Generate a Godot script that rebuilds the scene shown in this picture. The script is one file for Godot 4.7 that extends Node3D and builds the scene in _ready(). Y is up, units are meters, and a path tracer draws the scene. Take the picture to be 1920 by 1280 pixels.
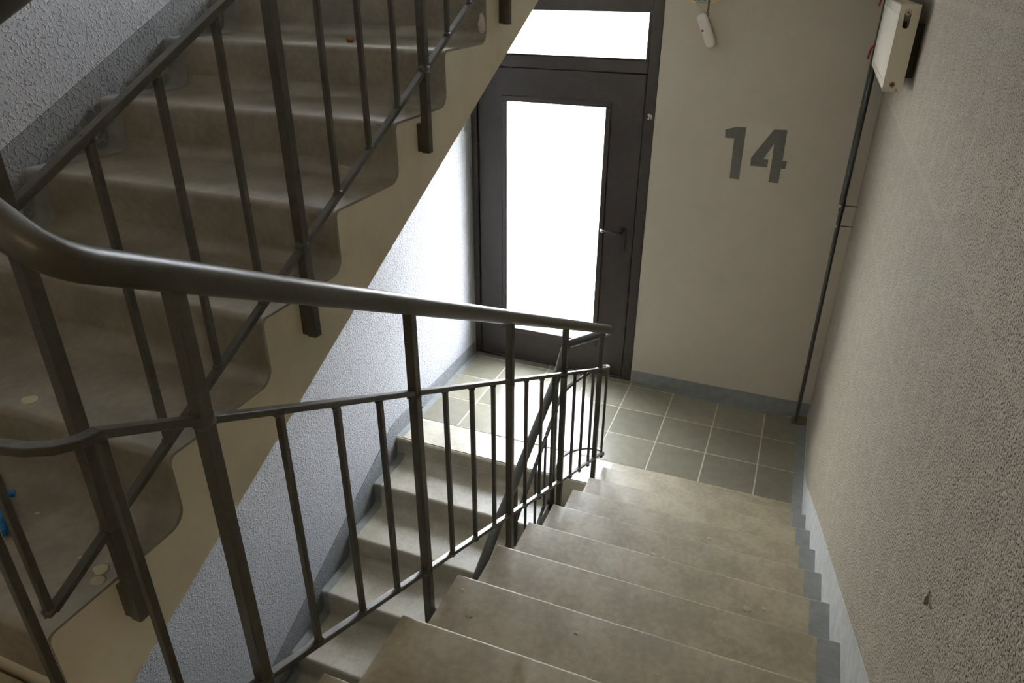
extends Node3D

# ---- measured dimensions (metres): door wall is z = 0, right wall x = 0, door landing y = 0
const RISE := 0.1476
const RUN := 0.2962
const SLOPE := RISE / RUN
const XL := -2.358          # left wall
const XA := -1.046          # open end of the flight down to the door
const XC := -1.329          # open end of the left-hand flights
const ZA := 1.2081          # first riser of the flight from the door landing
const ZB := 1.2032          # edge of the door landing above the basement flight
const ZC := 3.873           # first riser of the flight going up
const ZBACK := 5.15
const YTOP := 5.7
const YLOW := -1.75

var M := {}
var names := {}
var rng := RandomNumberGenerator.new()

# ------------------------------------------------------------------ helpers
func numbered(n: String) -> String:
	if not names.has(n):
		names[n] = 0
		return n
	names[n] += 1
	return "%s_%03d" % [n, names[n]]

func thing(called: String, label: String, category: String, at := Vector3.ZERO, group := "") -> Node3D:
	var o := Node3D.new()
	o.name = numbered(called)
	o.position = at
	add_child(o, true)
	o.set_meta("label", label)
	o.set_meta("category", category)
	if group != "":
		o.set_meta("group", group)
	return o

func struct_root(called: String, label := "") -> Node3D:
	var o := Node3D.new()
	o.name = called
	add_child(o, true)
	o.set_meta("kind", "structure")
	if label != "":
		o.set_meta("label", label)
		o.set_meta("category", called.split("_")[0])
	return o

func obj(called: String, st: SurfaceTool, mat: Material, parent: Node3D = null, label := "") -> MeshInstance3D:
	st.generate_normals()
	var mi := MeshInstance3D.new()
	mi.name = called
	mi.mesh = st.commit()
	mi.material_override = mat
	if parent == null:
		mi.name = numbered(called)
		add_child(mi, true)
	else:
		parent.add_child(mi, true)
	if label != "":
		mi.set_meta("label", label)
	return mi

func struct(called: String, st: SurfaceTool, mat: Material, label := "", parent: Node3D = null) -> MeshInstance3D:
	var mi := obj(called, st, mat, parent, label)
	if parent == null:
		mi.set_meta("kind", "structure")
		mi.set_meta("category", called.split("_")[0])
	return mi

func mb(flat := true) -> SurfaceTool:
	var st := SurfaceTool.new()
	st.begin(Mesh.PRIMITIVE_TRIANGLES)
	st.set_smooth_group(-1 if flat else 0)
	return st

func tri(st: SurfaceTool, a: Vector3, b: Vector3, c: Vector3, out: Vector3) -> void:
	# clockwise seen from outside
	var v := [a, b, c]
	if (b - a).cross(c - a).dot(out) > 0.0:
		v = [a, c, b]
	for p in v:
		st.add_vertex(p)

func quad(st: SurfaceTool, a: Vector3, b: Vector3, c: Vector3, d: Vector3, out: Vector3) -> void:
	tri(st, a, b, c, out)
	tri(st, a, c, d, out)

func bx(st: SurfaceTool, lo: Vector3, hi: Vector3, ch := 0.0) -> void:
	# box, its twelve edges chamfered by ch
	var c := (lo + hi) * 0.5
	var h := (hi - lo) * 0.5
	if ch <= 0.0:
		for ax in 3:
			var u := (ax + 1) % 3
			var w := (ax + 2) % 3
			for s in [-1.0, 1.0]:
				var n := Vector3.ZERO
				n[ax] = s
				var p := []
				for q in [[-1, -1], [1, -1], [1, 1], [-1, 1]]:
					var v := c
					v[ax] += s * h[ax]
					v[u] += q[0] * h[u]
					v[w] += q[1] * h[w]
					p.append(v)
				quad(st, p[0], p[1], p[2], p[3], n)
		return
	for ax in 3:
		var u := (ax + 1) % 3
		var w := (ax + 2) % 3
		for s in [-1.0, 1.0]:
			var n := Vector3.ZERO
			n[ax] = s
			var p := []
			for q in [[-1, -1], [1, -1], [1, 1], [-1, 1]]:
				var v := c
				v[ax] += s * h[ax]
				v[u] += q[0] * (h[u] - ch)
				v[w] += q[1] * (h[w] - ch)
				p.append(v)
			quad(st, p[0], p[1], p[2], p[3], n)
			for s2 in [-1.0, 1.0]:      # edge between face (ax, s) and face (u, s2), along w
				var n2 := n
				n2[u] = s2
				var e := []
				for q in [[0, -1], [0, 1], [1, 1], [1, -1]]:
					var v := c
					v[ax] += s * (h[ax] if q[0] == 0 else h[ax] - ch)
					v[u] += s2 * (h[u] - ch if q[0] == 0 else h[u])
					v[w] += q[1] * (h[w] - ch)
					e.append(v)
				quad(st, e[0], e[1], e[2], e[3], n2)
	for sx in [-1.0, 1.0]:
		for sy in [-1.0, 1.0]:
			for sz in [-1.0, 1.0]:
				var s := Vector3(sx, sy, sz)
				var hh := h - Vector3.ONE * ch
				var a := c + s * Vector3(h.x, hh.y, hh.z)
				var b := c + s * Vector3(hh.x, h.y, hh.z)
				var d := c + s * Vector3(hh.x, hh.y, h.z)
				tri(st, a, b, d, s)

func box(lo: Vector3, hi: Vector3, ch := 0.0) -> SurfaceTool:
	var st := mb()
	bx(st, lo, hi, ch)
	return st

func ring(r: float, n := 16) -> PackedVector2Array:
	var p := PackedVector2Array()
	for i in n:
		p.append(Vector2(cos(TAU * i / n), sin(TAU * i / n)) * r)
	return p

func bar_profile(w: float, h: float, ch: float) -> PackedVector2Array:
	var a := w * 0.5
	var b := h * 0.5
	return PackedVector2Array([Vector2(-a + ch, -b), Vector2(a - ch, -b), Vector2(a, -b + ch), Vector2(a, b - ch), Vector2(a - ch, b), Vector2(-a + ch, b), Vector2(-a, b - ch), Vector2(-a, -b + ch)])

func sweep(st: SurfaceTool, pts: Array, prof: PackedVector2Array, up := Vector3.UP, scale_at = null) -> void:
	var rings := []
	var cs := []
	for i in pts.size():
		var t: Vector3
		if i == 0:
			t = pts[1] - pts[0]
		elif i == pts.size() - 1:
			t = pts[i] - pts[i - 1]
		else:
			t = (pts[i + 1] - pts[i]).normalized() + (pts[i] - pts[i - 1]).normalized()
		t = t.normalized()
		var side := t.cross(up).normalized()
		var n := side.cross(t).normalized()
		var k := 1.0
		if scale_at != null:
			k = scale_at.call(float(i) / (pts.size() - 1))
		var r := []
		for q in prof:
			r.append(pts[i] + side * q.x * k + n * q.y * k)
		rings.append(r)
		cs.append(pts[i])
	var m := prof.size()
	for i in pts.size() - 1:
		for j in m:
			var a: Vector3 = rings[i][j]
			var b: Vector3 = rings[i][(j + 1) % m]
			var c: Vector3 = rings[i + 1][(j + 1) % m]
			var d: Vector3 = rings[i + 1][j]
			quad(st, a, b, c, d, (a + b + c + d) * 0.25 - (cs[i] + cs[i + 1]) * 0.5)
	st.set_smooth_group(-1)
	for e in [0, pts.size() - 1]:
		var out: Vector3 = pts[0] - pts[1] if e == 0 else pts[e] - pts[e - 1]
		for j in range(1, m - 1):
			tri(st, rings[e][0], rings[e][j], rings[e][j + 1], out)

func pipe(pts: Array, r: float, n := 18) -> SurfaceTool:
	var st := mb(false)
	var up := Vector3.UP
	var t: Vector3 = (pts[-1] - pts[0]).normalized()
	if absf(t.y) > 0.95:
		up = Vector3(0, 0, 1)
	sweep(st, pts, ring(r, n), up)
	return st

func bar(a: Vector3, b: Vector3, w: float, h: float, ch := 0.0015) -> SurfaceTool:
	var st := mb()
	var up := Vector3.UP
	if absf((b - a).normalized().y) > 0.95:
		up = Vector3(0, 0, 1)
	sweep(st, [a, b], bar_profile(w, h, ch), up)
	return st

func fillet(path: Array, r: float, n := 8) -> Array:
	# rounds the inner corners of a polyline
	var out := [path[0]]
	for i in range(1, path.size() - 1):
		var p: Vector3 = path[i]
		var a: Vector3 = path[i - 1] - p
		var b: Vector3 = path[i + 1] - p
		var k := minf(r, minf(a.length(), b.length()) * 0.49)
		var s := p + a.normalized() * k
		var e := p + b.normalized() * k
		for j in n + 1:
			var u := float(j) / n
			out.append(s.lerp(p, u).lerp(p.lerp(e, u), u))
	out.append(path[-1])
	return out

func extrude(st: SurfaceTool, poly: PackedVector2Array, to3: Callable, d0: float, d1: float) -> void:
	# to3(point, depth) -> Vector3; a closed prism over any simple polygon
	var idx := Geometry2D.triangulate_polygon(poly)
	var axis: Vector3 = to3.call(poly[0], d1) - to3.call(poly[0], d0)
	for e in [[d0, -1.0], [d1, 1.0]]:
		for i in range(0, idx.size(), 3):
			tri(st, to3.call(poly[idx[i]], e[0]), to3.call(poly[idx[i + 1]], e[0]), to3.call(poly[idx[i + 2]], e[0]), axis * e[1])
	var cw := Geometry2D.is_polygon_clockwise(poly)
	for i in poly.size():
		var a := poly[i]
		var b := poly[(i + 1) % poly.size()]
		var n2 := (b - a).orthogonal() * (1.0 if cw else -1.0)
		var o: Vector3 = to3.call(a + n2, d0) - to3.call(a, d0)
		quad(st, to3.call(a, d0), to3.call(b, d0), to3.call(b, d1), to3.call(a, d1), -o if false else o)

func rounded_rect(cx: float, cy: float, w: float, h: float, r: float, n := 6) -> PackedVector2Array:
	var p := PackedVector2Array()
	for c in [[1, -1, -90], [1, 1, 0], [-1, 1, 90], [-1, -1, 180]]:
		for i in n + 1:
			var a := deg_to_rad(c[2] + 90.0 * i / n)
			p.append(Vector2(cx + c[0] * (w * 0.5 - r) + cos(a) * r, cy + c[1] * (h * 0.5 - r) + sin(a) * r))
	return p

func on_front(p: Vector2, d: float) -> Vector3:
	return Vector3(p.x, p.y, d)

func on_side(p: Vector2, d: float) -> Vector3:      # polygon in (z, y), depth along x
	return Vector3(d, p.y, p.x)

func on_flat(p: Vector2, d: float) -> Vector3:      # polygon in (x, z), depth along y
	return Vector3(p.x, d, p.y)

# ------------------------------------------------------------------ materials
func noise(seed_: int, freq: float, oct := 4, type := FastNoiseLite.TYPE_SIMPLEX_SMOOTH) -> FastNoiseLite:
	var n := FastNoiseLite.new()
	n.seed = seed_
	n.noise_type = type
	n.frequency = freq
	n.fractal_type = FastNoiseLite.FRACTAL_FBM if oct > 1 else FastNoiseLite.FRACTAL_NONE
	n.fractal_octaves = oct
	return n

func field(n: FastNoiseLite, size: int) -> PackedByteArray:
	var im := n.get_seamless_image(size, size)
	im.convert(Image.FORMAT_L8)
	return im.get_data()

func tex(data: PackedByteArray, size: int, fmt := Image.FORMAT_RGB8) -> ImageTexture:
	var im := Image.create_from_data(size, size, false, fmt, data)
	return ImageTexture.create_from_image(im)

func mat(c: Color, rough := 0.6, metal := 0.0) -> StandardMaterial3D:
	var m := StandardMaterial3D.new()
	m.albedo_color = c
	m.roughness = rough
	m.metallic = metal
	return m

func triplanar(m: StandardMaterial3D, per_metre: float) -> void:
	m.uv1_triplanar = true
	m.uv1_world_triplanar = true
	m.uv1_scale = Vector3.ONE * per_metre

func sstep(a: float, b: float, x: float) -> float:
	var t := clampf((x - a) / (b - a), 0.0, 1.0)
	return t * t * (3.0 - 2.0 * t)

func concrete(seed_: int, dark: Color, light: Color, speck: Color, rough: float) -> StandardMaterial3D:
	var s := 1024
	var a := field(noise(seed_, 0.004, 5), s)
	var b := field(noise(seed_ + 1, 0.03, 4), s)
	var c := field(noise(seed_ + 2, 0.045, 2), s)
	var e := field(noise(seed_ + 3, 0.11, 1), s)
	var d := PackedByteArray()
	d.resize(s * s * 3)
	var h := PackedByteArray()
	h.resize(s * s)
	for i in s * s:
		var k := 0.62 * a[i] / 255.0 + 0.38 * b[i] / 255.0
		k = sstep(0.2, 0.8, k)
		var col := dark.lerp(light, k)
		col = col.lerp(speck, sstep(0.86, 0.93, c[i] / 255.0) * 0.6)
		var pit := sstep(0.95, 0.985, e[i] / 255.0)
		col = col.lerp(dark * 0.55, pit * 0.8)
		d[i * 3] = int(col.r * 255.0)
		d[i * 3 + 1] = int(col.g * 255.0)
		d[i * 3 + 2] = int(col.b * 255.0)
		h[i] = int(clampf(0.55 + 0.3 * (b[i] / 255.0 - 0.5) + 0.15 * (k - 0.5) - 0.5 * pit, 0.0, 1.0) * 255.0)
	var m := mat(Color.WHITE, rough)
	m.metallic_specular = 0.9
	m.clearcoat_enabled = true
	m.clearcoat = 0.25
	m.clearcoat_roughness = 0.5
	m.albedo_texture = tex(d, s)
	m.heightmap_enabled = true
	m.heightmap_texture = tex(h, s, Image.FORMAT_L8)
	m.heightmap_scale = 0.08
	triplanar(m, 1.1)
	return m

func plaster(seed_: int, base: Color, freq: float, lo: float, hi: float, relief: float, per_metre: float, spots: float, blotch := 0.05) -> StandardMaterial3D:
	var s := 1024
	var n := noise(seed_, freq, 2)
	n.domain_warp_enabled = true
	n.domain_warp_amplitude = 14.0
	n.domain_warp_frequency = freq * 0.6
	var a := field(n, s)
	var b := field(noise(seed_ + 5, 0.006, 4), s)
	var g := field(noise(seed_ + 7, freq * 1.7, 2), s)
	var d := PackedByteArray()
	d.resize(s * s * 3)
	var h := PackedByteArray()
	h.resize(s * s)
	for i in s * s:
		var up := sstep(lo, hi, a[i] / 255.0)
		var k := 1.0 + blotch * (b[i] / 127.5 - 1.0)
		k *= 1.0 - spots * (1.0 - sstep(0.25, 0.36, g[i] / 255.0))
		d[i * 3] = int(clampf(base.r * k, 0, 1) * 255.0)
		d[i * 3 + 1] = int(clampf(base.g * k, 0, 1) * 255.0)
		d[i * 3 + 2] = int(clampf(base.b * k, 0, 1) * 255.0)
		h[i] = int(clampf(0.12 + 0.75 * up + 0.12 * (g[i] / 255.0 - 0.5), 0, 1) * 255.0)
	var m := mat(Color.WHITE, 0.85)
	m.albedo_texture = tex(d, s)
	m.heightmap_enabled = true
	m.heightmap_texture = tex(h, s, Image.FORMAT_L8)
	m.heightmap_scale = relief
	triplanar(m, per_metre)
	return m

func painted(seed_: int, base: Color, rough: float, vary: float, relief: float, per_metre := 2.0) -> StandardMaterial3D:
	var s := 512
	var a := field(noise(seed_, 0.012, 4), s)
	var b := field(noise(seed_ + 1, 0.06, 3), s)
	var d := PackedByteArray()
	d.resize(s * s * 3)
	for i in s * s:
		var k := 1.0 + vary * (1.2 * a[i] / 127.5 - 1.2 + 0.5 * (b[i] / 127.5 - 1.0))
		d[i * 3] = int(clampf(base.r * k, 0, 1) * 255.0)
		d[i * 3 + 1] = int(clampf(base.g * k, 0, 1) * 255.0)
		d[i * 3 + 2] = int(clampf(base.b * k, 0, 1) * 255.0)
	var m := mat(Color.WHITE, rough)
	m.albedo_texture = tex(d, s)
	if relief > 0.0:
		m.heightmap_enabled = true
		m.heightmap_texture = tex(b, s, Image.FORMAT_L8)
		m.heightmap_scale = relief
	triplanar(m, per_metre)
	return m

func make_materials() -> void:
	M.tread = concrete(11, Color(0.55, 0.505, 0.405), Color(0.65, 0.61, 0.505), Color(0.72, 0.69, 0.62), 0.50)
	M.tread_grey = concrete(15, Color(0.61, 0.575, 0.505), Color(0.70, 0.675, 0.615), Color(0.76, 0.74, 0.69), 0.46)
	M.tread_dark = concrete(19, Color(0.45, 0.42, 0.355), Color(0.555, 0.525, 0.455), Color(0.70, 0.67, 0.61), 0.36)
	M.slab = painted(31, Color(0.88, 0.86, 0.785), 0.7, 0.02, 0.02, 1.0)
	M.left = plaster(41, Color(0.665, 0.675, 0.695), 0.025, 0.54, 0.74, 0.5, 2.4, 0.0, 0.02)
	M.right = plaster(51, Color(0.63, 0.59, 0.525), 0.045, 0.25, 0.6, 0.25, 2.2, 0.72, 0.05)
	M.front = plaster(61, Color(0.75, 0.72, 0.66), 0.012, 0.3, 0.75, 0.05, 1.0, 0.0, 0.012)
	M.band_pale = painted(72, Color(0.66, 0.665, 0.66), 0.6, 0.06, 0.05)
	M.band = painted(71, Color(0.52, 0.53, 0.525), 0.55, 0.06, 0.05)
	M.band_rough = plaster(41, Color(0.49, 0.50, 0.51), 0.025, 0.54, 0.74, 0.5, 2.4, 0.0, 0.05)
	M.steel = painted(81, Color(0.27, 0.262, 0.24), 0.36, 0.08, 0.03, 6.0)
	M.door = painted(91, Color(0.215, 0.185, 0.168), 0.42, 0.06, 0.0)
	M.bead = painted(92, Color(0.235, 0.205, 0.185), 0.35, 0.05, 0.0)
	M.scuff = mat(Color(0.27, 0.25, 0.235), 0.6)
	M.black = mat(Color(0.05, 0.05, 0.05), 0.7)
	M.handle = mat(Color(0.24, 0.24, 0.25), 0.3, 0.6)
	M.tiles = []
	for i in 4:
		var v := 1.0 + 0.035 * (i - 1.5)
		var tm := painted(101 + i * 3, Color(0.495 * v, 0.475 * v, 0.41 * v), 0.30, 0.05, 0.01, 1.6)
		tm.metallic_specular = 0.9
		M.tiles.append(tm)
	M.grout = mat(Color(0.78, 0.75, 0.67), 0.9)
	M.number = painted(131, Color(0.40, 0.395, 0.365), 0.7, 0.06, 0.0, 6.0)
	M.white_paint = mat(Color(0.85, 0.85, 0.84), 0.6)
	M.radiator = mat(Color(0.88, 0.86, 0.80), 0.35)
	M.brass = mat(Color(0.50, 0.45, 0.34), 0.4, 0.7)
	M.olive = mat(Color(0.20, 0.20, 0.15), 0.6)
	M.pipe = painted(141, Color(0.25, 0.25, 0.23), 0.4, 0.1, 0.02, 8.0)
	M.red = mat(Color(0.62, 0.06, 0.07), 0.4)
	M.plastic = mat(Color(0.86, 0.83, 0.80), 0.4)
	M.cream = mat(Color(0.80, 0.74, 0.56), 0.5)
	M.terminal = mat(Color(0.62, 0.64, 0.58), 0.5)
	M.wire = mat(Color(0.20, 0.13, 0.14), 0.5)
	M.blue = mat(Color(0.04, 0.40, 0.68), 0.35)
	M.leaf = mat(Color(0.62, 0.36, 0.12), 0.7)
	M.glow = mat(Color(0.95, 0.92, 0.85), 0.4)
	M.glow.emission_enabled = true
	M.glow.emission = Color(1.0, 0.82, 0.58)
	M.glow.emission_energy_multiplier = 0.8
	M.spot = mat(Color(0.70, 0.66, 0.56), 0.8)
	M.ground = mat(Color(0.80, 0.79, 0.76), 0.9)
	M.ceil = mat(Color(0.84, 0.83, 0.80), 0.9)
	var g := StandardMaterial3D.new()
	g.transparency = BaseMaterial3D.TRANSPARENCY_ALPHA
	g.albedo_color = Color(0.92, 0.96, 0.95, 0.06)
	g.roughness = 0.03
	M.glass = g

# ------------------------------------------------------------------ stairs
func step_profile(rn: float, rf: float) -> Array:
	# from the foot of the riser over the nosing to the foot of the next riser, nosing corner at (0, 0)
	var p := [Vector2(0, -RISE + rf), Vector2(0, -RISE * 0.5), Vector2(0, -rn)]
	for i in range(1, 5):
		var a := PI - PI * 0.5 * i / 5.0
		p.append(Vector2(rn + cos(a) * rn, -rn + sin(a) * rn))
	p.append(Vector2(rn, 0))
	p.append(Vector2(RUN * 0.5, -0.001))
	for i in range(0, 7):
		var a := -PI * 0.5 + PI * 0.5 * i / 6.0
		p.append(Vector2(RUN - rf + cos(a) * rf, rf + sin(a) * rf))
	return p

func offset_of(i: int, p: Array) -> Vector2:
	# outward direction of the profile at point i (up and towards the foot of the flight)
	var t: Vector2 = (p[mini(i + 1, p.size() - 1)] - p[maxi(i - 1, 0)]).normalized()
	return Vector2(-t.y, t.x)

func step_shell(prof: Array, z0: float, y0: float, dir: float, x0: float, x1: float, thick: float, grow: float, chip: float, seg: int, seed_: int) -> SurfaceTool:
	var st := mb(false)
	var nz := noise(seed_, 22.0, 3)
	var outer := []
	var inner := []
	for j in seg + 1:
		var x := lerpf(x0, x1, float(j) / seg)
		var o := []
		var q := []
		for i in prof.size():
			var n := offset_of(i, prof)
			var edge := 1.0 if i >= 2 and i <= 7 else 0.25
			var w := chip * edge * minf(0.0, nz.get_noise_2d(x * 1.0, y0 * 3.0 + i * 0.004) + 0.12)
			if i == 0 or i == prof.size() - 1:
				w = 0.0
			var p: Vector2 = prof[i] + n * (grow + w)
			var r: Vector2 = prof[i] + n * grow + Vector2(thick, -thick)
			o.append(Vector3(x, y0 + p.y, z0 + dir * p.x))
			q.append(Vector3(x, y0 + r.y, z0 + dir * r.x))
		outer.append(o)
		inner.append(q)
	for j in seg:
		for i in prof.size() - 1:
			var n := offset_of(i, prof) + offset_of(i + 1, prof)
			quad(st, outer[j][i], outer[j][i + 1], outer[j + 1][i + 1], outer[j + 1][i], Vector3(0, n.y, dir * n.x))
	st.set_smooth_group(-1)
	for e in [[0, -1.0], [seg, 1.0]]:
		for i in prof.size() - 1:
			quad(st, outer[e[0]][i], outer[e[0]][i + 1], inner[e[0]][i + 1], inner[e[0]][i], Vector3(e[1], 0, 0))
	return st

func flight(called: String, label: String, z_first: float, y_first: float, dir: float, count: int, x0: float, x1: float, rn: float, rf: float, paint_x0: float, paint_x1: float, drop: float, tread: Material) -> void:
	# count steps rising along dir * z from the nosing (z_first, y_first)
	var t := thing(called, label, "stairs", Vector3.ZERO)
	var th := 0.006
	var prof := step_profile(rn, rf)
	var poly := PackedVector2Array()
	for k in count:
		var z := z_first + dir * RUN * k
		var y := y_first + RISE * k
		var s := obj("step", step_shell(prof, z, y, dir, x0, x1, th, 0.0, 0.0032, 64, 300 + k), tread, t)
		obj("painted_edge", step_shell(prof, z, y, dir, paint_x0, paint_x1, 0.001, 0.0012, 0.0, 1, 5), M.band, s, "blue grey painted strip at the wall end of the step")
		for i in prof.size():
			if k > 0 and i == 0:
				continue
			poly.append(Vector2(z + dir * (prof[i].x + th), y + prof[i].y - th))
	var zt := z_first + dir * RUN * count
	var yt := y_first + RISE * count
	poly.append(Vector2(zt + dir * th, yt - drop))
	poly.append(Vector2(z_first + dir * th, y_first - drop))
	var st := mb()
	extrude(st, poly, on_side, x0, x1)
	obj("slab", st, M.slab, t, "cream painted side and underside")

# ------------------------------------------------------------------ railings
func balustrade(root: Node3D, x: float, line: Callable, posts: Array, bars: Array, z0: float, z1: float, hr: float, mid: float, low: float, side: float) -> void:
	# line(z) is the height of the nosing line; hr, mid, low are heights above it
	for z in posts:
		var y: float = line.call(z)
		obj("post", bar(Vector3(x, y - 0.163, z), Vector3(x, y + hr - 0.012, z), 0.0225, 0.0225, 0.0015), M.steel, root)
		# welded plate that fixes the post to the side of the flight
		obj("fixing_plate", box(Vector3(minf(x + side * 0.010, x + side * 0.026), y - 0.16, z - 0.011), Vector3(maxf(x + side * 0.010, x + side * 0.026), y - 0.085, z + 0.011), 0.001), M.steel, root)
	var weld := mb(false)
	for z in posts + bars:
		var y: float = line.call(z)
		for h in [low + 0.004, mid - 0.004]:
			ball(weld, Vector3(x, y + h, z), Vector3(0.0105, 0.009, 0.0125) * (1.5 if z in posts else 1.0), int(z * 100.0))
	obj("weld_beads", weld, M.steel, root).set_meta("kind", "stuff")
	for z in bars:
		var y: float = line.call(z)
		obj("baluster", bar(Vector3(x, y + low, z), Vector3(x, y + mid - 0.004, z), 0.0118, 0.0118, 0.001), M.steel, root)

func slope_bar(root: Node3D, called: String, pts: Array, w: float, h: float) -> void:
	var st := mb()
	sweep(st, pts, bar_profile(w, h, 0.0012), Vector3.UP)
	obj(called, st, M.steel, root)

func arc_points(x0: float, x1: float, zc: float, bulge: float, y0: float, y1: float, n := 14) -> Array:
	var out := []
	for i in n + 1:
		var a := PI * i / n
		out.append(Vector3((x0 + x1) * 0.5 + (x0 - x1) * 0.5 * cos(a), lerpf(y0, y1, 0.5 - 0.5 * cos(a)), zc + bulge * sin(a)))
	return out

func nose_a(z: float) -> float: return RISE + (z - ZA) * SLOPE
func nose_b(z: float) -> float: return -(z - ZB) * SLOPE
func nose_c(z: float) -> float: return 11.0 * RISE + (ZC - z) * SLOPE

# ------------------------------------------------------------------ scene
func _ready() -> void:
	rng.seed = 7
	# camera
	var cam := Camera3D.new()
	cam.name = "camera"
	cam.fov = rad_to_deg(2.0 * atan(640.0 / 1340.6))
	cam.near = 0.05
	cam.far = 300.0
	cam.transform = Transform3D(Basis(Vector3.UP, 0.3771) * Basis(Vector3.RIGHT, -0.4811) * Basis(Vector3(0, 0, 1), 0.0036), Vector3(-0.3515, 2.5675, 4.3307))
	add_child(cam)
	cam.current = true
	# sky and exposure
	var sky := ProceduralSkyMaterial.new()
	sky.sky_top_color = Color(0.92, 0.955, 1.0)
	sky.sky_horizon_color = Color(1.0, 0.985, 0.95)
	sky.sky_energy_multiplier = 1.0
	sky.ground_horizon_color = Color(0.86, 0.84, 0.80)
	sky.ground_bottom_color = Color(0.60, 0.58, 0.55)
	sky.sky_curve = 0.15
	var env := Environment.new()
	env.background_mode = Environment.BG_SKY
	env.sky = Sky.new()
	env.sky.sky_material = sky
	env.background_energy_multiplier = 42.0
	env.tonemap_mode = Environment.TONE_MAPPER_LINEAR
	env.tonemap_exposure = 1.14
	env.sdfgi_enabled = true
	env.ssao_enabled = true
	env.ssil_enabled = true
	var we := WorldEnvironment.new()
	we.name = "environment"
	we.environment = env
	add_child(we)
	# the stairwell's own lamp, on the half landing behind the camera
	var lamp := OmniLight3D.new()
	lamp.name = "lamp_light"
	lamp.position = Vector3(-0.45, 3.3, 5.03)
	lamp.light_color = Color(1.0, 0.85, 0.64)
	lamp.light_energy = 0.22
	lamp.light_size = 0.07
	lamp.omni_range = 12.0
	lamp.omni_attenuation = 2.0
	lamp.shadow_enabled = true
	add_child(lamp)
	make_materials()
	build_shell()
	build_floor()
	build_door()
	build_stairs()
	build_railings()
	build_services()
	build_small()

func build_shell() -> void:
	struct("ground", box(Vector3(-40, -0.35, -60), Vector3(40, -0.12, -0.3)), M.ground, "pale paved ground outside the door")
	# walls
	struct("wall_left", box(Vector3(XL - 0.25, YLOW, -0.3), Vector3(XL, YTOP, ZBACK + 0.2)), M.left, "pale grey rough plaster wall beside the left stairs")
	struct("wall_right", box(Vector3(0, YLOW, -0.3), Vector3(0.25, YTOP, ZBACK + 0.2)), M.right, "beige sandy plaster wall along the right of the stairs")
	struct("wall_back", box(Vector3(XL, YLOW, ZBACK), Vector3(0, YTOP, ZBACK + 0.2)), M.front)
	var st := mb()
	bx(st, Vector3(XL, YLOW, -0.3), Vector3(0, -0.004, 0))                # under the door
	bx(st, Vector3(-1.171, -0.004, -0.3), Vector3(0, 3.1, 0))            # right of the door
	bx(st, Vector3(XL, 2.45, -0.3), Vector3(-1.171, 3.1, 0))             # over the door
	bx(st, Vector3(XL, 3.1, -0.3), Vector3(-2.25, 4.15, 0))              # beside and over the upper window
	bx(st, Vector3(-0.30, 3.1, -0.3), Vector3(0, 4.15, 0))
	bx(st, Vector3(XL, 4.15, -0.3), Vector3(0, YTOP, 0))
	struct("wall_front", st, M.front, "smooth greige wall that holds the entrance door")
	struct("floor_basement", box(Vector3(XL - 0.25, YLOW - 0.2, -0.3), Vector3(0.25, YLOW, ZBACK + 0.2)), M.tread_grey)
	struct("ceiling", box(Vector3(XL, YTOP - 0.15, 0), Vector3(0, YTOP, ZBACK)), M.ceil)
	# upper window
	var w := struct_root("window_1")
	var f := mb()
	for r in [[-2.25, -2.21, 3.1, 4.15], [-0.34, -0.30, 3.1, 4.15], [-2.21, -0.34, 3.1, 3.14], [-2.21, -0.34, 4.11, 4.15]]:
		bx(f, Vector3(r[0], r[2], -0.16), Vector3(r[1], r[3], -0.09), 0.004)
	obj("window_frame", f, M.radiator, w)
	obj("pane", box(Vector3(-2.21, 3.14, -0.128), Vector3(-0.34, 4.11, -0.122)), M.glass, w)
	# painted bands on the walls
	var p := mb()
	extrude(p, PackedVector2Array([Vector2(0.0, 0.0), Vector2(1.2032, 0.0), Vector2(1.2032, -RISE), Vector2(ZB + RUN * 9, -RISE * 10), Vector2(ZB + RUN * 9, nose_b(ZB + RUN * 9) + 0.105), Vector2(1.31, 0.07), Vector2(1.26, 0.1), Vector2(1.2, 0.112), Vector2(0.0, 0.09)]), on_side, XL, XL + 0.0025)
	struct("baseboard_left", p, M.band_rough, "blue grey painted skirting band on the left wall at the landing")
	p = mb()
	var zt := ZC - RUN * 9
	extrude(p, PackedVector2Array([Vector2(ZC + 0.05, 10 * RISE), Vector2(ZC + 0.05, nose_c(ZC) + 0.05), Vector2(3.0, nose_c(3.0) + 0.080), Vector2(2.3, nose_c(2.3) + 0.073), Vector2(zt, nose_c(zt) + 0.08), Vector2(zt, 19 * RISE)]), on_side, XL, XL + 0.0025)
	struct("trim_1", p, M.band_rough, "dark blue grey painted band on the plaster above the upward stairs")
	p = mb()
	extrude(p, PackedVector2Array([Vector2(0.0, 0.0), Vector2(1.2, 0.0), Vector2(1.21, 0.02), Vector2(3.87, 9 * RISE), Vector2(3.87, nose_a(3.87) + 0.085), Vector2(2.7, nose_a(2.7) + 0.10), Vector2(1.2, nose_a(1.2) + 0.12), Vector2(0.95, 0.13), Vector2(0.7, 0.03), Vector2(0.0, 0.02)]), on_side, -0.0025, 0.0)
	struct("baseboard_right", p, M.band_pale, "pale blue grey painted band along the stairs on the right wall")
	struct("baseboard_front", box(Vector3(-1.171, 0, 0), Vector3(0, 0.086, 0.004)), M.band, "blue grey painted skirting on the door wall")

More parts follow.
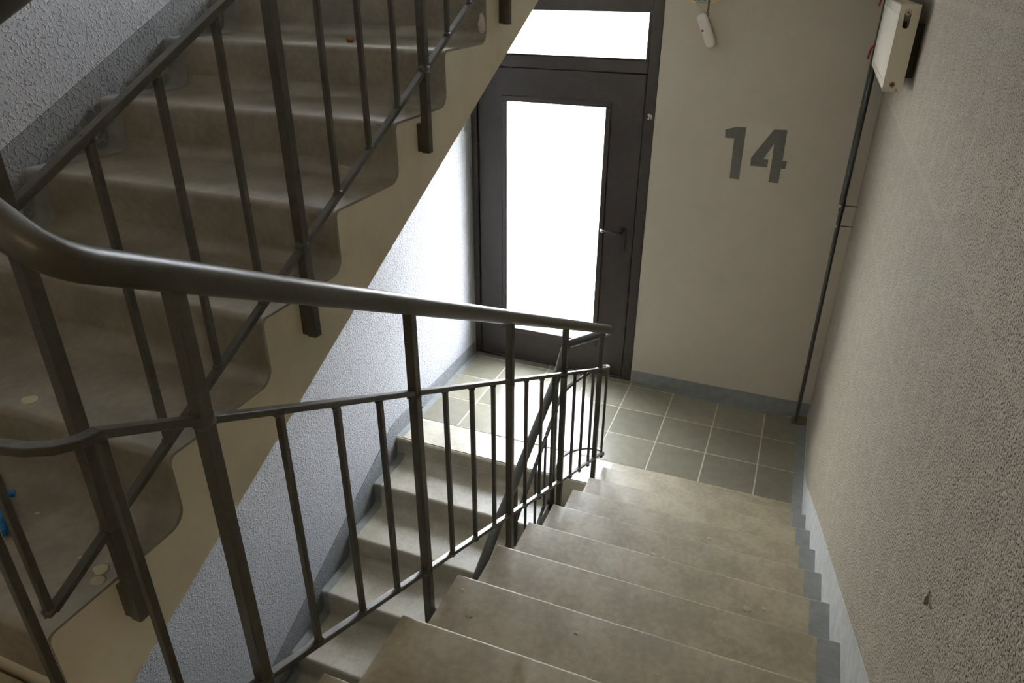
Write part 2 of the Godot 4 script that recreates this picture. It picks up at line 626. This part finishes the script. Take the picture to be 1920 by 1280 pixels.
func build_floor() -> void:
	var root := struct_root("floor", "grey tiled landing floor inside the entrance door")
	var st := mb()
	bx(st, Vector3(XL, -0.2, 0), Vector3(0, -0.005, 1.2032))
	obj("slab", st, M.slab, root)
	obj("grout", box(Vector3(XL, -0.005, 0), Vector3(0, -0.0012, 0.957)), M.grout, root)
	var xs := [XL]
	for i in 8:
		xs.append(-0.2583 - 0.3 * (7 - i))
	xs[1] = XL
	xs.append(0.0)
	var zs := [0.0, 0.0608, 0.3608, 0.6608, 0.957]
	var g := 0.0032
	for j in zs.size() - 1:
		for i in xs.size() - 1:
			if xs[i + 1] - xs[i] < 0.02:
				continue
			var dy := rng.randf_range(-0.0006, 0.0004)
			obj("tile", box(Vector3(xs[i] + g, -0.01, zs[j] + g), Vector3(xs[i + 1] - g, dy, zs[j + 1] - g), 0.0012), M.tiles[rng.randi() % 4], root)
	# the bare concrete edge of the landing, over both flights and the well
	var nz := noise(5, 14.0, 3)
	for r in [[XL, XC, 0.962, 0.03], [XA, 0.0, 0.957, 0.004], [XC, XA, 0.957, 0.004]]:
		var poly := PackedVector2Array()
		var n := 40
		for i in n + 1:
			var x: float = lerpf(r[0], r[1], float(i) / n)
			poly.append(Vector2(x, r[2] + 0.003 + r[3] * (0.5 + nz.get_noise_1d(x))))
		poly.append(Vector2(r[1], 1.196 if r[0] == XL or r[0] == XC else 1.2081))
		poly.append(Vector2(r[0], 1.196 if r[0] == XL or r[0] == XC else 1.2081))
		var e := mb()
		extrude(e, poly, on_flat, -0.02, 0.0005)
		obj("concrete_edge", e, M.tread if r[0] == XA else M.tread_grey, root)
	# painted margins
	obj("painted_margin", box(Vector3(-0.056, 0.0, 0.004), Vector3(0, 0.0012, 1.2081)), M.band, root)
	var pm := mb()
	extrude(pm, PackedVector2Array([Vector2(-1.16, 0.004), Vector2(-0.056, 0.004), Vector2(-0.056, 0.05), Vector2(-0.28, 0.083), Vector2(-0.62, 0.07), Vector2(-0.84, 0.066), Vector2(-0.9, 0.03), Vector2(-1.16, 0.012)]), on_flat, 0.0, 0.0012)
	obj("painted_margin", pm, M.band, root)
	obj("painted_margin", box(Vector3(XL, 0.0, 0.0), Vector3(XL + 0.045, 0.0012, 1.19)), M.band, root)
	# half landing on which the photographer stands, upper landing, lower half landing
	struct("floor_half_landing", box(Vector3(XL, 10 * RISE - 0.18, ZC + 0.006), Vector3(0, 10 * RISE, ZBACK)), M.tread)
	struct("floor_upper_landing", box(Vector3(XL, 20 * RISE - 0.2, 0), Vector3(0, 20 * RISE, ZC - 9 * RUN)), M.ceil)
	# underside of the next flight up, over the flight to the door
	var so := mb()
	var za := ZC - 9 * RUN
	extrude(so, PackedVector2Array([Vector2(za, 20 * RISE), Vector2(za, 20 * RISE - 0.2), Vector2(ZC, 29 * RISE - 0.14), Vector2(ZC, 30 * RISE)]), on_side, XA, -0.001)
	struct("ceiling_soffit", so, M.slab)
	struct("floor_basement_landing", box(Vector3(XL, -10 * RISE - 0.2, ZB + 9 * RUN), Vector3(0, -10 * RISE, ZBACK)), M.tread)

func build_door() -> void:
	var d := struct_root("door_1", "dark brown metal entrance door with a tall glass pane and transom")
	var zf := 0.004
	# frame: jambs, head, transom bar
	for r in [[XL, -2.315, 0.0, 2.45], [-1.234, -1.171, 0.0, 2.45]]:
		obj("jamb", box(Vector3(r[0], r[2], -0.075), Vector3(r[1], r[3], zf), 0.003), M.door, d)
	obj("head", box(Vector3(-2.315, 2.3504, -0.075), Vector3(-1.234, 2.45, zf), 0.003), M.door, d)
	obj("transom_bar", box(Vector3(-2.315, 2.032, -0.075), Vector3(-1.234, 2.1, zf), 0.003), M.door, d)
	var rb := mb()
	bx(rb, Vector3(-2.325, 0.0, -0.085), Vector3(-2.295, 2.05, -0.066))
	bx(rb, Vector3(-1.25, 0.0, -0.085), Vector3(-1.225, 2.05, -0.066))
	bx(rb, Vector3(-2.325, 2.012, -0.085), Vector3(-1.225, 2.045, -0.066))
	obj("rebate", rb, M.black, d)
	# transom light: sash rails round its pane
	var s := mb()
	bx(s, Vector3(-2.315, 2.1, -0.06), Vector3(-2.25, 2.3504, -0.002), 0.003)
	bx(s, Vector3(-1.254, 2.1, -0.06), Vector3(-1.234, 2.3504, -0.002), 0.003)
	bx(s, Vector3(-2.25, 2.1, -0.06), Vector3(-1.254, 2.1096, -0.002), 0.003)
	obj("transom_sash", s, M.bead, d)
	obj("transom_pane", box(Vector3(-2.25, 2.1096, -0.04), Vector3(-1.254, 2.3504, -0.034)), M.glass, d)
	# leaf: stiles and rails as one welded frame
	var l := mb()
	var x0 := -2.308
	var x1 := -1.238
	bx(l, Vector3(x0, 0.012, -0.065), Vector3(-2.106, 2.026, -0.004), 0.003)
	bx(l, Vector3(-1.4689, 0.012, -0.065), Vector3(x1, 2.026, -0.004), 0.003)
	bx(l, Vector3(-2.109, 1.8286, -0.065), Vector3(-1.466, 2.026, -0.004))
	bx(l, Vector3(-2.109, 0.012, -0.065), Vector3(-1.466, 0.2553, -0.004))
	var leaf := obj("door_leaf", l, M.door, d)
	var b := mb()
	bx(b, Vector3(-2.141, 1.8286, -0.01), Vector3(-1.434, 1.864, 0.006), 0.004)
	bx(b, Vector3(-2.141, 0.22, -0.01), Vector3(-1.434, 0.2553, 0.006), 0.004)
	bx(b, Vector3(-2.141, 0.2553, -0.01), Vector3(-2.106, 1.8286, 0.006), 0.004)
	bx(b, Vector3(-1.4689, 0.2553, -0.01), Vector3(-1.434, 1.8286, 0.006), 0.004)
	obj("glazing_bead", b, M.bead, leaf)
	obj("glass_pane", box(Vector3(-2.106, 0.2553, -0.04), Vector3(-1.4689, 1.8286, -0.034)), M.glass, leaf)
	obj("threshold", box(Vector3(XL, -0.01, -0.1), Vector3(-1.171, 0.008, 0.0), 0.002), M.black, d)
	for y in [1.50, 0.36, 1.9]:
		obj("hinge", pipe([Vector3(-2.312, y - 0.05, 0.008), Vector3(-2.312, y + 0.05, 0.008)], 0.008, 12), M.handle, d)
	for sc in [[Vector3(-1.74, 1.985, 0), Vector3(-1.63, 1.979, 0), Vector3(-1.53, 1.953, 0)], [Vector3(-1.487, 1.915, 0), Vector3(-1.393, 1.865, 0), Vector3(-1.289, 1.771, 0)]]:
		var sm := mb()
		var sp := []
		for q in fillet(sc, 0.2, 8):
			sp.append(q + Vector3(0, 0, -0.0039))
		sweep(sm, sp, bar_profile(0.005, 0.0006, 0.0001), Vector3(0, 0, 1))
		obj("scratch", sm, M.scuff, leaf, "pale curved scratch")
	# lever handle on its plate
	var h := mb()
	extrude(h, rounded_rect(-1.307, 1.02, 0.036, 0.165, 0.017), on_front, -0.004, 0.006)
	var plate := obj("handle_plate", h, M.handle, leaf)
	obj("lever", pipe(fillet([Vector3(-1.307, 1.08, 0.0), Vector3(-1.307, 1.08, 0.055), Vector3(-1.435, 1.08, 0.055), Vector3(-1.442, 1.08, 0.02)], 0.018), 0.0095, 14), M.handle, leaf)
	# small hand-painted number on the jamb
	var n := mb()
	for q in [[Vector2(-1.2065, 1.782), Vector2(-1.2035, 1.814), 0.006], [Vector2(-1.2125, 1.802), Vector2(-1.2045, 1.812), 0.005], [Vector2(-1.2135, 1.782), Vector2(-1.2005, 1.782), 0.005], [Vector2(-1.197, 1.811), Vector2(-1.1995, 1.797), 0.004], [Vector2(-1.1995, 1.797), Vector2(-1.189, 1.797), 0.004], [Vector2(-1.1925, 1.783), Vector2(-1.1905, 1.807), 0.006], [Vector2(-1.1855, 1.783), Vector2(-1.1835, 1.785), 0.003]]:
		sweep(n, [Vector3(q[0].x, q[0].y, zf + 0.0003), Vector3(q[1].x, q[1].y, zf + 0.0003)], bar_profile(q[2], 0.0012, 0.0002), Vector3(0, 0, 1))
	obj("painted_number", n, M.white_paint, d, "small white hand-painted 14")

func build_stairs() -> void:
	flight("stair_flight", "concrete stair flight leading down to the tiled landing and the door", ZA, RISE, 1.0, 9, XA, -0.001, 0.010, 0.02, -0.063, -0.001, 0.283, M.tread)
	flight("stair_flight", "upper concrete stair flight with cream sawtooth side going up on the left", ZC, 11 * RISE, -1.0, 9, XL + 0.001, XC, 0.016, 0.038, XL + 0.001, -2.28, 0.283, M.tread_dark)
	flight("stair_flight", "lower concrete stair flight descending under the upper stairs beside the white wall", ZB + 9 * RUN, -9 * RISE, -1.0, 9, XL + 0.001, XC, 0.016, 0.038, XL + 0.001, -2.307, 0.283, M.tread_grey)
	# last risers up to the landings
	var t := mb()
	bx(t, Vector3(XL, -RISE + 0.038, 1.1975), Vector3(XC, -0.0195, 1.2032), 0.002)
	struct("trim_2", t, M.tread_grey)

	# worn and repaired places
	var flights := [get_node("stair_flight"), get_node("stair_flight_001")]
	for q in [[0, -1.011, 7, 3.039, 0.008], [0, -0.955, 7, 3.113, 0.010], [0, -0.673, 7, 3.06, 0.007], [0, -0.60, 4, 2.235, 0.012], [0, -0.56, 4, 2.24, 0.009], [0, -0.25, 5, 2.52, 0.014], [0, -0.2, 5, 2.50, 0.008], [0, -0.42, 3, 1.90, 0.010], [1, -1.37, 11, 3.729, 0.016], [1, -1.352, 11, 3.752, 0.015], [1, -1.607, 11, 3.668, 0.006], [1, -1.429, 11, 3.723, 0.006], [1, -1.745, 12, 3.53, 0.02], [1, -1.43, 14, 2.84, 0.007]]:
		var st := mb(false)
		ball(st, Vector3(q[1], q[2] * RISE, q[3]), Vector3(q[4], 0.0012, q[4] * 0.8), int(q[1] * -1000.0))
		obj("paint_spot", st, M.spot, flights[q[0]])
	var pt := mb(false)
	ball(pt, Vector3(XC - 0.012, 16 * RISE + 0.05, 2.098), Vector3(0.013, 0.03, 0.004), 3)
	obj("plaster_patch", pt, M.plastic, flights[1], "pale filler patch at the end of a riser")

func build_railings() -> void:
	var xa := XA - 0.024
	var xc := XC + 0.024
	var xb := XC + 0.016
	# --- railing of the flight down to the door, with the return bends at both ends
	var a := thing("stair_railing", "dark grey steel railing along the stairs down to the door, pipe handrail nearest the camera", "railing", Vector3(xa, 0, 0))
	a.position = Vector3.ZERO
	var posts := [3.704, 3.119, 2.532, 1.948, 1.345]
	var bars := [3.857, 3.555, 3.405, 3.263, 2.970, 2.815, 2.667, 2.382, 2.221, 2.075, 1.785, 1.630, 1.47, 1.185]
	balustrade(a, xa, nose_a, posts, bars, 1.2, 3.86, 0.825, 0.607, 0.056, 1.0)
	var hr: Array = fillet([Vector3(xc, 2.44, 3.862), Vector3(xa, nose_a(3.85) + 0.828, 3.852), Vector3(xa, nose_a(1.22) + 0.825, 1.20), Vector3(xa - 0.02, 0.945, 1.165), Vector3(xb + 0.02, 0.822, 1.13)], 0.05, 10)
	obj("handrail", pipe(hr, 0.022, 20), M.steel, a)
	for e in [Vector3(xc, 2.44, 3.862), Vector3(xb + 0.02, 0.822, 1.13)]:
		var elbow := mb(false)
		ball(elbow, e, Vector3(0.0225, 0.0225, 0.0225), 1)
		obj("elbow_weld", elbow, M.steel, a)
	# mid rail and bottom rail run on round the return bends
	var mid: Array = arc_points(xc, xa, 3.858, 0.11, nose_c(3.858) + 0.585, nose_a(3.858) + 0.607)
	mid.append(Vector3(xa, nose_a(1.2) + 0.607, 1.185))
	mid += arc_points(xa, xb, 1.18, -0.115, nose_a(1.18) + 0.607, nose_b(1.2) + 0.53).slice(1)
	slope_bar(a, "mid_rail", mid, 0.018, 0.012)
	var low: Array = [Vector3(xa, nose_a(3.875) + 0.056, 3.875)]
	low.append(Vector3(xa, nose_a(1.2) + 0.056, 1.155))
	low += arc_points(xa, xb, 1.15, -0.1, nose_a(1.15) + 0.05, nose_b(1.2) + 0.08).slice(1)
	slope_bar(a, "bottom_rail", low, 0.017, 0.012)
	obj("baluster", bar(Vector3(-1.15, 1.585, 3.962), Vector3(-1.15, 2.118, 3.962), 0.0118, 0.0118, 0.001), M.steel, a)
	# --- railing of the flight going up
	var c := thing("stair_railing", "dark steel railing with thin square bars fixed to the side of the upper stairs", "railing")
	var pc := []
	var bc := []
	for i in 5:
		pc.append(3.729 - 0.584 * i)
		for j in 3:
			bc.append(3.729 - 0.584 * i - 0.146 * (j + 1))
	balustrade(c, xc, nose_c, pc, [3.862] + bc, 1.2, 3.86, 0.80, 0.585, 0.05, -1.0)
	obj("handrail", pipe([Vector3(xc, 2.44, 3.862), Vector3(xc, nose_c(3.72) + 0.80, 3.72), Vector3(xc, nose_c(1.2) + 0.80, 1.2)], 0.022, 20), M.steel, c)
	slope_bar(c, "mid_rail", [Vector3(xc, nose_c(3.858) + 0.585, 3.858), Vector3(xc, nose_c(1.2) + 0.585, 1.2)], 0.018, 0.012)
	slope_bar(c, "bottom_rail", [Vector3(xc, nose_c(3.858) + 0.05, 3.858), Vector3(xc, nose_c(1.2) + 0.05, 1.2)], 0.017, 0.012)
	# --- railing of the flight going down to the basement
	var b := thing("stair_railing", "steel railing of the basement stairs, seen through the bars of the nearer railing", "railing")
	var pb := []
	var bb := []
	for i in 4:
		pb.append(1.275 + 0.584 * i)
		for j in 3:
			bb.append(1.275 + 0.584 * i + 0.146 * (j + 1))
	balustrade(b, xb, nose_b, pb, bb, 1.2, 3.6, 0.745, 0.525, 0.06, -1.0)
	obj("handrail", pipe(fillet([Vector3(xb + 0.02, 0.822, 1.13), Vector3(xb, 0.80, 1.145), Vector3(xb, 0.69, 1.27), Vector3(xb, 0.37, 2.06), Vector3(xb, nose_b(3.6) + 0.79, 3.6)], 0.05, 8), 0.022, 20), M.steel, b)
	slope_bar(b, "mid_rail", [Vector3(xb, nose_b(1.2) + 0.53, 1.18), Vector3(xb, nose_b(3.6) + 0.52, 3.6)], 0.018, 0.012)
	slope_bar(b, "bottom_rail", [Vector3(xb, nose_b(1.2) + 0.08, 1.15), Vector3(xb, nose_b(3.6) + 0.06, 3.6)], 0.017, 0.012)

func build_services() -> void:
	# radiator on the right wall
	var r := thing("radiator", "white panel radiator hung high on the right wall beside the pipes", "radiator")
	var xf := -0.097
	var xk := -0.031
	var y0 := 2.157
	var y1 := 2.455
	var z0 := 0.25
	var z1 := 1.15
	var poly := PackedVector2Array()      # outline of the fluted front in (x, z), extruded upwards
	poly.append(Vector2(xf, z0))
	var nf := 20
	for i in nf:
		var a := lerpf(z0 + 0.03, z1 - 0.03, float(i) / nf)
		var w := (z1 - z0 - 0.06) / nf
		poly.append(Vector2(xf, a + w * 0.12))
		poly.append(Vector2(xf + 0.0045, a + w * 0.28))
		poly.append(Vector2(xf + 0.0045, a + w * 0.72))
		poly.append(Vector2(xf, a + w * 0.88))
	poly.append(Vector2(xf, z1))
	poly.append(Vector2(xf + 0.012, z1))
	poly.append(Vector2(xf + 0.012, z0))
	var st := mb()
	extrude(st, poly, on_flat, y0 + 0.03, y1 - 0.035)
	obj("front_panel", st, M.radiator, r)
	st = mb()
	bx(st, Vector3(xf, y1 - 0.035, z0), Vector3(xf + 0.012, y1, z1), 0.003)
	bx(st, Vector3(xf, y0, z0), Vector3(xf + 0.012, y0 + 0.03, z1), 0.003)
	obj("header", st, M.radiator, r)
	st = mb()
	bx(st, Vector3(xk - 0.012, y0, z0), Vector3(xk, y1, z1), 0.003)
	obj("rear_panel", st, M.radiator, r)
	# end panels: the near one has the slot for the valve
	var hole := rounded_rect(-0.069, 2.408, 0.022, 0.066, 0.0108)
	var csg := CSGCombiner3D.new()
	csg.name = "end_panel"
	r.add_child(csg, true)
	var plate := CSGBox3D.new()
	plate.size = Vector3(xk - xf + 0.002, y1 - y0 + 0.004, 0.004)
	plate.position = Vector3((xf + xk) * 0.5, (y0 + y1) * 0.5, z1 + 0.002)
	plate.material = M.radiator
	csg.add_child(plate)
	var cut := CSGPolygon3D.new()
	cut.polygon = hole
	cut.depth = 0.03
	cut.position = Vector3(0, 0, z1 + 0.015)
	cut.operation = CSGShape3D.OPERATION_SUBTRACTION
	cut.material = M.black
	csg.add_child(cut)
	var notch := CSGBox3D.new()
	notch.size = Vector3(0.008, 0.024, 0.03)
	notch.position = Vector3(-0.048, y0, z1)
	notch.operation = CSGShape3D.OPERATION_SUBTRACTION
	notch.material = M.radiator
	csg.add_child(notch)
	obj("end_panel", box(Vector3(xf, y0, z0 - 0.004), Vector3(xk, y1, z0), 0.001), M.radiator, r)
	obj("valve", pipe([Vector3(-0.069, 2.429, z1 - 0.02), Vector3(-0.069, 2.429, z1 + 0.006)], 0.0095, 16), M.plastic, r)
	obj("valve_tip", pipe([Vector3(-0.069, 2.429, z1 + 0.005), Vector3(-0.069, 2.429, z1 + 0.009)], 0.004, 12), M.brass, r)
	obj("valve_body", box(Vector3(-0.076, 2.378, z1 - 0.03), Vector3(-0.064, 2.398, z1 - 0.004), 0.002), M.olive, r)
	obj("plug", pipe([Vector3(-0.067, 2.182, z1), Vector3(-0.067, 2.182, z1 + 0.008)], 0.0095, 18), M.brass, r)
	obj("plug_socket", pipe([Vector3(-0.067, 2.182, z1 + 0.007), Vector3(-0.067, 2.182, z1 + 0.0095)], 0.0045, 6), M.handle, r)
	st = mb()
	for i in 22:
		var z := lerpf(z0 + 0.02, z1 - 0.02, i / 21.0)
		bx(st, Vector3(xf + 0.012, y1 - 0.012, z - 0.004), Vector3(xk - 0.012, y1 - 0.004, z + 0.004))
	var gr := obj("top_grille", st, M.radiator, r)
	gr.set_meta("kind", "stuff")
	for z in [0.42, 1.06]:
		obj("wall_bracket", box(Vector3(xk, 2.20, z - 0.035), Vector3(0.0, 2.39, z + 0.035), 0.002), M.olive, r)
	# heating pipes in the corner
	var p := thing("heating_pipe", "thin dark green grey heating pipe rising from the floor in the corner", "pipe", Vector3.ZERO)
	obj("riser", pipe([Vector3(-0.070, 0.0, 0.115), Vector3(-0.078, 1.3, 0.115), Vector3(-0.072, 2.752, 0.115)], 0.012, 14), M.pipe, p)
	obj("collar", pipe([Vector3(-0.0785, 1.39, 0.115), Vector3(-0.0785, 1.45, 0.115)], 0.0155, 14), M.pipe, p)
	for y in [1.305, 1.42]:
		obj("clamp", pipe([Vector3(-0.078, y, 0.113), Vector3(-0.004, y, 0.108), Vector3(0.0, y, 0.108)], 0.0028, 8), M.pipe, p)
		obj("clamp_nut", box(Vector3(-0.095, y - 0.007, 0.118), Vector3(-0.083, y + 0.007, 0.131), 0.003), M.plastic, p)
	obj("connection", pipe(fillet([Vector3(-0.074, 2.19, 0.115), Vector3(-0.066, 2.19, 0.18), Vector3(-0.066, 2.19, 0.25)], 0.02), 0.009, 10), M.pipe, p)
	for y in [2.215, 2.455]:
		var h := mb()
		sweep(h, fillet([Vector3(-0.082, y + 0.02, 0.115), Vector3(-0.094, y + 0.02, 0.12), Vector3(-0.106, y + 0.004, 0.12), Vector3(-0.112, y - 0.045, 0.12)], 0.01), bar_profile(0.009, 0.004, 0.001), Vector3(0, 0, 1))
		obj("valve_lever", h, M.red, p, "red lever handle")
	var q := thing("heating_pipe", "slimmer second heating pipe close behind the corner riser", "pipe", Vector3.ZERO)
	obj("riser", pipe([Vector3(-0.086, 1.42, 0.065), Vector3(-0.084, 2.75, 0.065)], 0.009, 12), M.pipe, q)
	obj("elbow", pipe(fillet([Vector3(-0.086, 1.43, 0.065), Vector3(-0.086, 1.40, 0.067), Vector3(-0.079, 1.40, 0.108)], 0.015), 0.009, 12), M.pipe, q)
	var f := thing("pipe_flange", "rusty brown patch of mortar at the foot of the corner pipe", "pipe collar", Vector3(-0.06, 0, 0.09))
	var fm := mb()
	extrude(fm, PackedVector2Array([Vector2(-0.035, 0.045), Vector2(-0.04, 0.0), Vector2(-0.02, -0.04), Vector2(0.03, -0.055), Vector2(0.056, -0.05), Vector2(0.056, 0.03), Vector2(0.02, 0.05)]), on_flat, 0.0, 0.008)
	obj("mortar", fm, mat(Color(0.47, 0.40, 0.31), 0.9), f)

	# painted house number on the wall
	var num := thing("house_number", "large stencilled grey number 14 painted on the wall right of the door", "number")
	var one := PackedVector2Array([Vector2(-0.762, 1.755), Vector2(-0.702, 1.775), Vector2(-0.649, 1.774), Vector2(-0.647, 1.48), Vector2(-0.701, 1.48), Vector2(-0.706, 1.71), Vector2(-0.757, 1.71)])
	var four := PackedVector2Array([Vector2(-0.5, 1.775), Vector2(-0.43, 1.777), Vector2(-0.427, 1.608), Vector2(-0.402, 1.606), Vector2(-0.405, 1.564), Vector2(-0.429, 1.563), Vector2(-0.428, 1.479), Vector2(-0.483, 1.48), Vector2(-0.484, 1.588), Vector2(-0.487, 1.697), Vector2(-0.532, 1.609), Vector2(-0.503, 1.606), Vector2(-0.503, 1.564), Vector2(-0.596, 1.565), Vector2(-0.599, 1.61)])
	for pg in [one, four]:
		var s := mb()
		extrude(s, pg, on_front, 0.0, 0.0012)
		obj("digit", s, M.number, num)
	# base plate of the wall light and its dangling housing
	var base := thing("wall_light_mount", "cream plastic base plate with bared terminals high on the wall beside the door", "light fitting", Vector3.ZERO)
	var bp := mb()
	extrude(bp, rounded_rect(-0.967, 2.452, 0.178, 0.10, 0.035), on_front, 0.0, 0.018)
	obj("plate", bp, M.cream, base)
	obj("terminal_block", box(Vector3(-1.0, 2.405, 0.018), Vector3(-0.935, 2.44, 0.036), 0.003), M.terminal, base)
	for x in [-1.008, -0.985, -0.955]:
		obj("screw", pipe([Vector3(x, 2.422, 0.018), Vector3(x, 2.422, 0.04)], 0.005, 10), M.wire, base)
	var lamp := thing("light_housing", "white oblong lamp housing dangling by two wires below the cream base plate", "light fitting", Vector3.ZERO)
	var top := Vector3(-0.958, 2.337, 0.05)
	var bot := Vector3(-0.893, 2.212, 0.062)
	var ax := (bot - top).normalized()
	var pts := []
	var hs := []
	for i in 25:
		var u := -cos(PI * i / 24.0)
		pts.append((top + bot) * 0.5 + ax * u * ((bot - top).length() * 0.5 + 0.024))
	var body := mb(false)
	var half := (bot - top).length() * 0.5 + 0.024
	sweep(body, pts, rounded_rect(0, 0.004, 0.056, 0.036, 0.014, 5), Vector3(0, 0, 1), func(v: float) -> float:
		var e := maxf(absf(cos(PI * v)) * half - (half - 0.028), 0.0) / 0.028
		return maxf(sqrt(maxf(1.0 - e * e, 0.0)), 0.05))
	obj("cover", body, M.plastic, lamp)
	var rim := mb(false)
	sweep(rim, pts, rounded_rect(0, -0.016, 0.059, 0.008, 0.003, 3), Vector3(0, 0, 1), func(v: float) -> float:
		var e := maxf(absf(cos(PI * v)) * half - (half - 0.028), 0.0) / 0.028
		return maxf(sqrt(maxf(1.0 - e * e, 0.0)), 0.05))
	obj("backing", rim, M.cream, lamp)
	var dot := mb()
	var dc := Vector3(-0.9435, 2.272, 0.0775)
	sweep(dot, [dc, dc + Vector3(0, 0, 0.0015)], ring(0.006, 14), Vector3.UP)
	obj("red_mark", dot, M.red, lamp, "small red round mark")
	for w in [[-0.935, -0.939], [-0.930, -0.932]]:
		obj("wire", pipe(fillet([Vector3(w[0], 2.42, 0.03), Vector3(w[0] + 0.002, 2.38, 0.045), Vector3(w[1], 2.335, 0.04), Vector3(w[1] - 0.006, 2.322, 0.045)], 0.02), 0.0016, 8), M.wire, lamp)

func ball(st: SurfaceTool, c: Vector3, size: Vector3, seed_: int) -> void:
	var nz := noise(seed_, 1.5, 2)
	for i in 6:
		for j in 9:
			var q := []
			for k in [[0, 0], [0, 1], [1, 1], [1, 0]]:
				var th: float = PI * (i + k[0]) / 6.0
				var ph: float = TAU * ((j + k[1]) % 9) / 9.0
				var d := Vector3(sin(th) * cos(ph), cos(th), sin(th) * sin(ph))
				q.append(c + d * size * (1.0 + 0.35 * nz.get_noise_3dv(d)))
			quad(st, q[0], q[1], q[2], q[3], (q[0] + q[2]) * 0.5 - c)

func blob(center: Vector3, size: Vector3, rough: float, seed_: int, rings_ := 14, segs := 22) -> SurfaceTool:
	var st := mb(false)
	var nz := noise(seed_, 1.3, 3)
	var g := []
	for i in rings_ + 1:
		var row := []
		var th := PI * i / rings_
		for j in segs:
			var ph := TAU * j / segs
			var d := Vector3(sin(th) * cos(ph), cos(th), sin(th) * sin(ph))
			row.append(center + d * size * (1.0 + rough * nz.get_noise_3dv(d * 1.6)))
		g.append(row)
	for i in rings_:
		for j in segs:
			var a: Vector3 = g[i][j]
			var b: Vector3 = g[i][(j + 1) % segs]
			var c: Vector3 = g[i + 1][(j + 1) % segs]
			var e: Vector3 = g[i + 1][j]
			quad(st, a, b, c, e, (a + b + c + e) * 0.25 - center)
	return st

func build_small() -> void:
	var wl := thing("wall_lamp", "round warm white stairwell lamp on the wall behind the half landing", "lamp", Vector3(-0.45, 3.3, ZBACK))
	obj("back_plate", pipe([Vector3(0, 0, 0), Vector3(0, 0, -0.025)], 0.11, 24), M.plastic, wl)
	obj("globe", blob(Vector3(0, 0, -0.11), Vector3(0.095, 0.095, 0.095), 0.0, 1), M.glow, wl)
	var y := 11 * RISE
	var s := thing("plastic_scrap", "crumpled bright blue plastic scrap lying on a tread at the far left", "litter", Vector3.ZERO)
	obj("sheet", blob(Vector3(-1.700, y + 0.024, 3.728), Vector3(0.088, 0.026, 0.036), 0.9, 3), M.blue, s)
	obj("finger", pipe(fillet([Vector3(-1.715, y + 0.024, 3.70), Vector3(-1.705, y + 0.020, 3.675), Vector3(-1.684, y + 0.014, 3.652)], 0.01), 0.0075, 10), M.blue, s)
	obj("paper_corner", box(Vector3(-1.78, y + 0.022, 3.685), Vector3(-1.72, y + 0.032, 3.715), 0.001), M.plastic, s, "white corner of paper")
	var l := thing("dry_leaf", "small curled orange brown leaf on the nosing of an upper step", "leaf", Vector3.ZERO)
	obj("blade", blob(Vector3(-1.708, 16 * RISE + 0.006, 2.285), Vector3(0.012, 0.006, 0.009), 1.2, 9, 8, 12), M.leaf, l)
	# plaster flake on the right wall
	var f := thing("plaster_flake", "small curled flake of plaster sticking out of the right wall low near the camera", "flake", Vector3.ZERO)
	var fl := mb(false)
	var fp := []
	for i in 9:
		var u := i / 8.0
		fp.append(Vector3(-0.002 - 0.004 * sin(PI * u), 1.597 - 0.030 * u, 3.209 + 0.012 * sin(PI * u * 0.9)))
	sweep(fl, fp, bar_profile(0.0015, 0.008, 0.0003), Vector3(1, 0, 0), func(v: float) -> float: return 0.3 + 0.7 * sin(PI * v))
	obj("chip", fl, M.right, f)
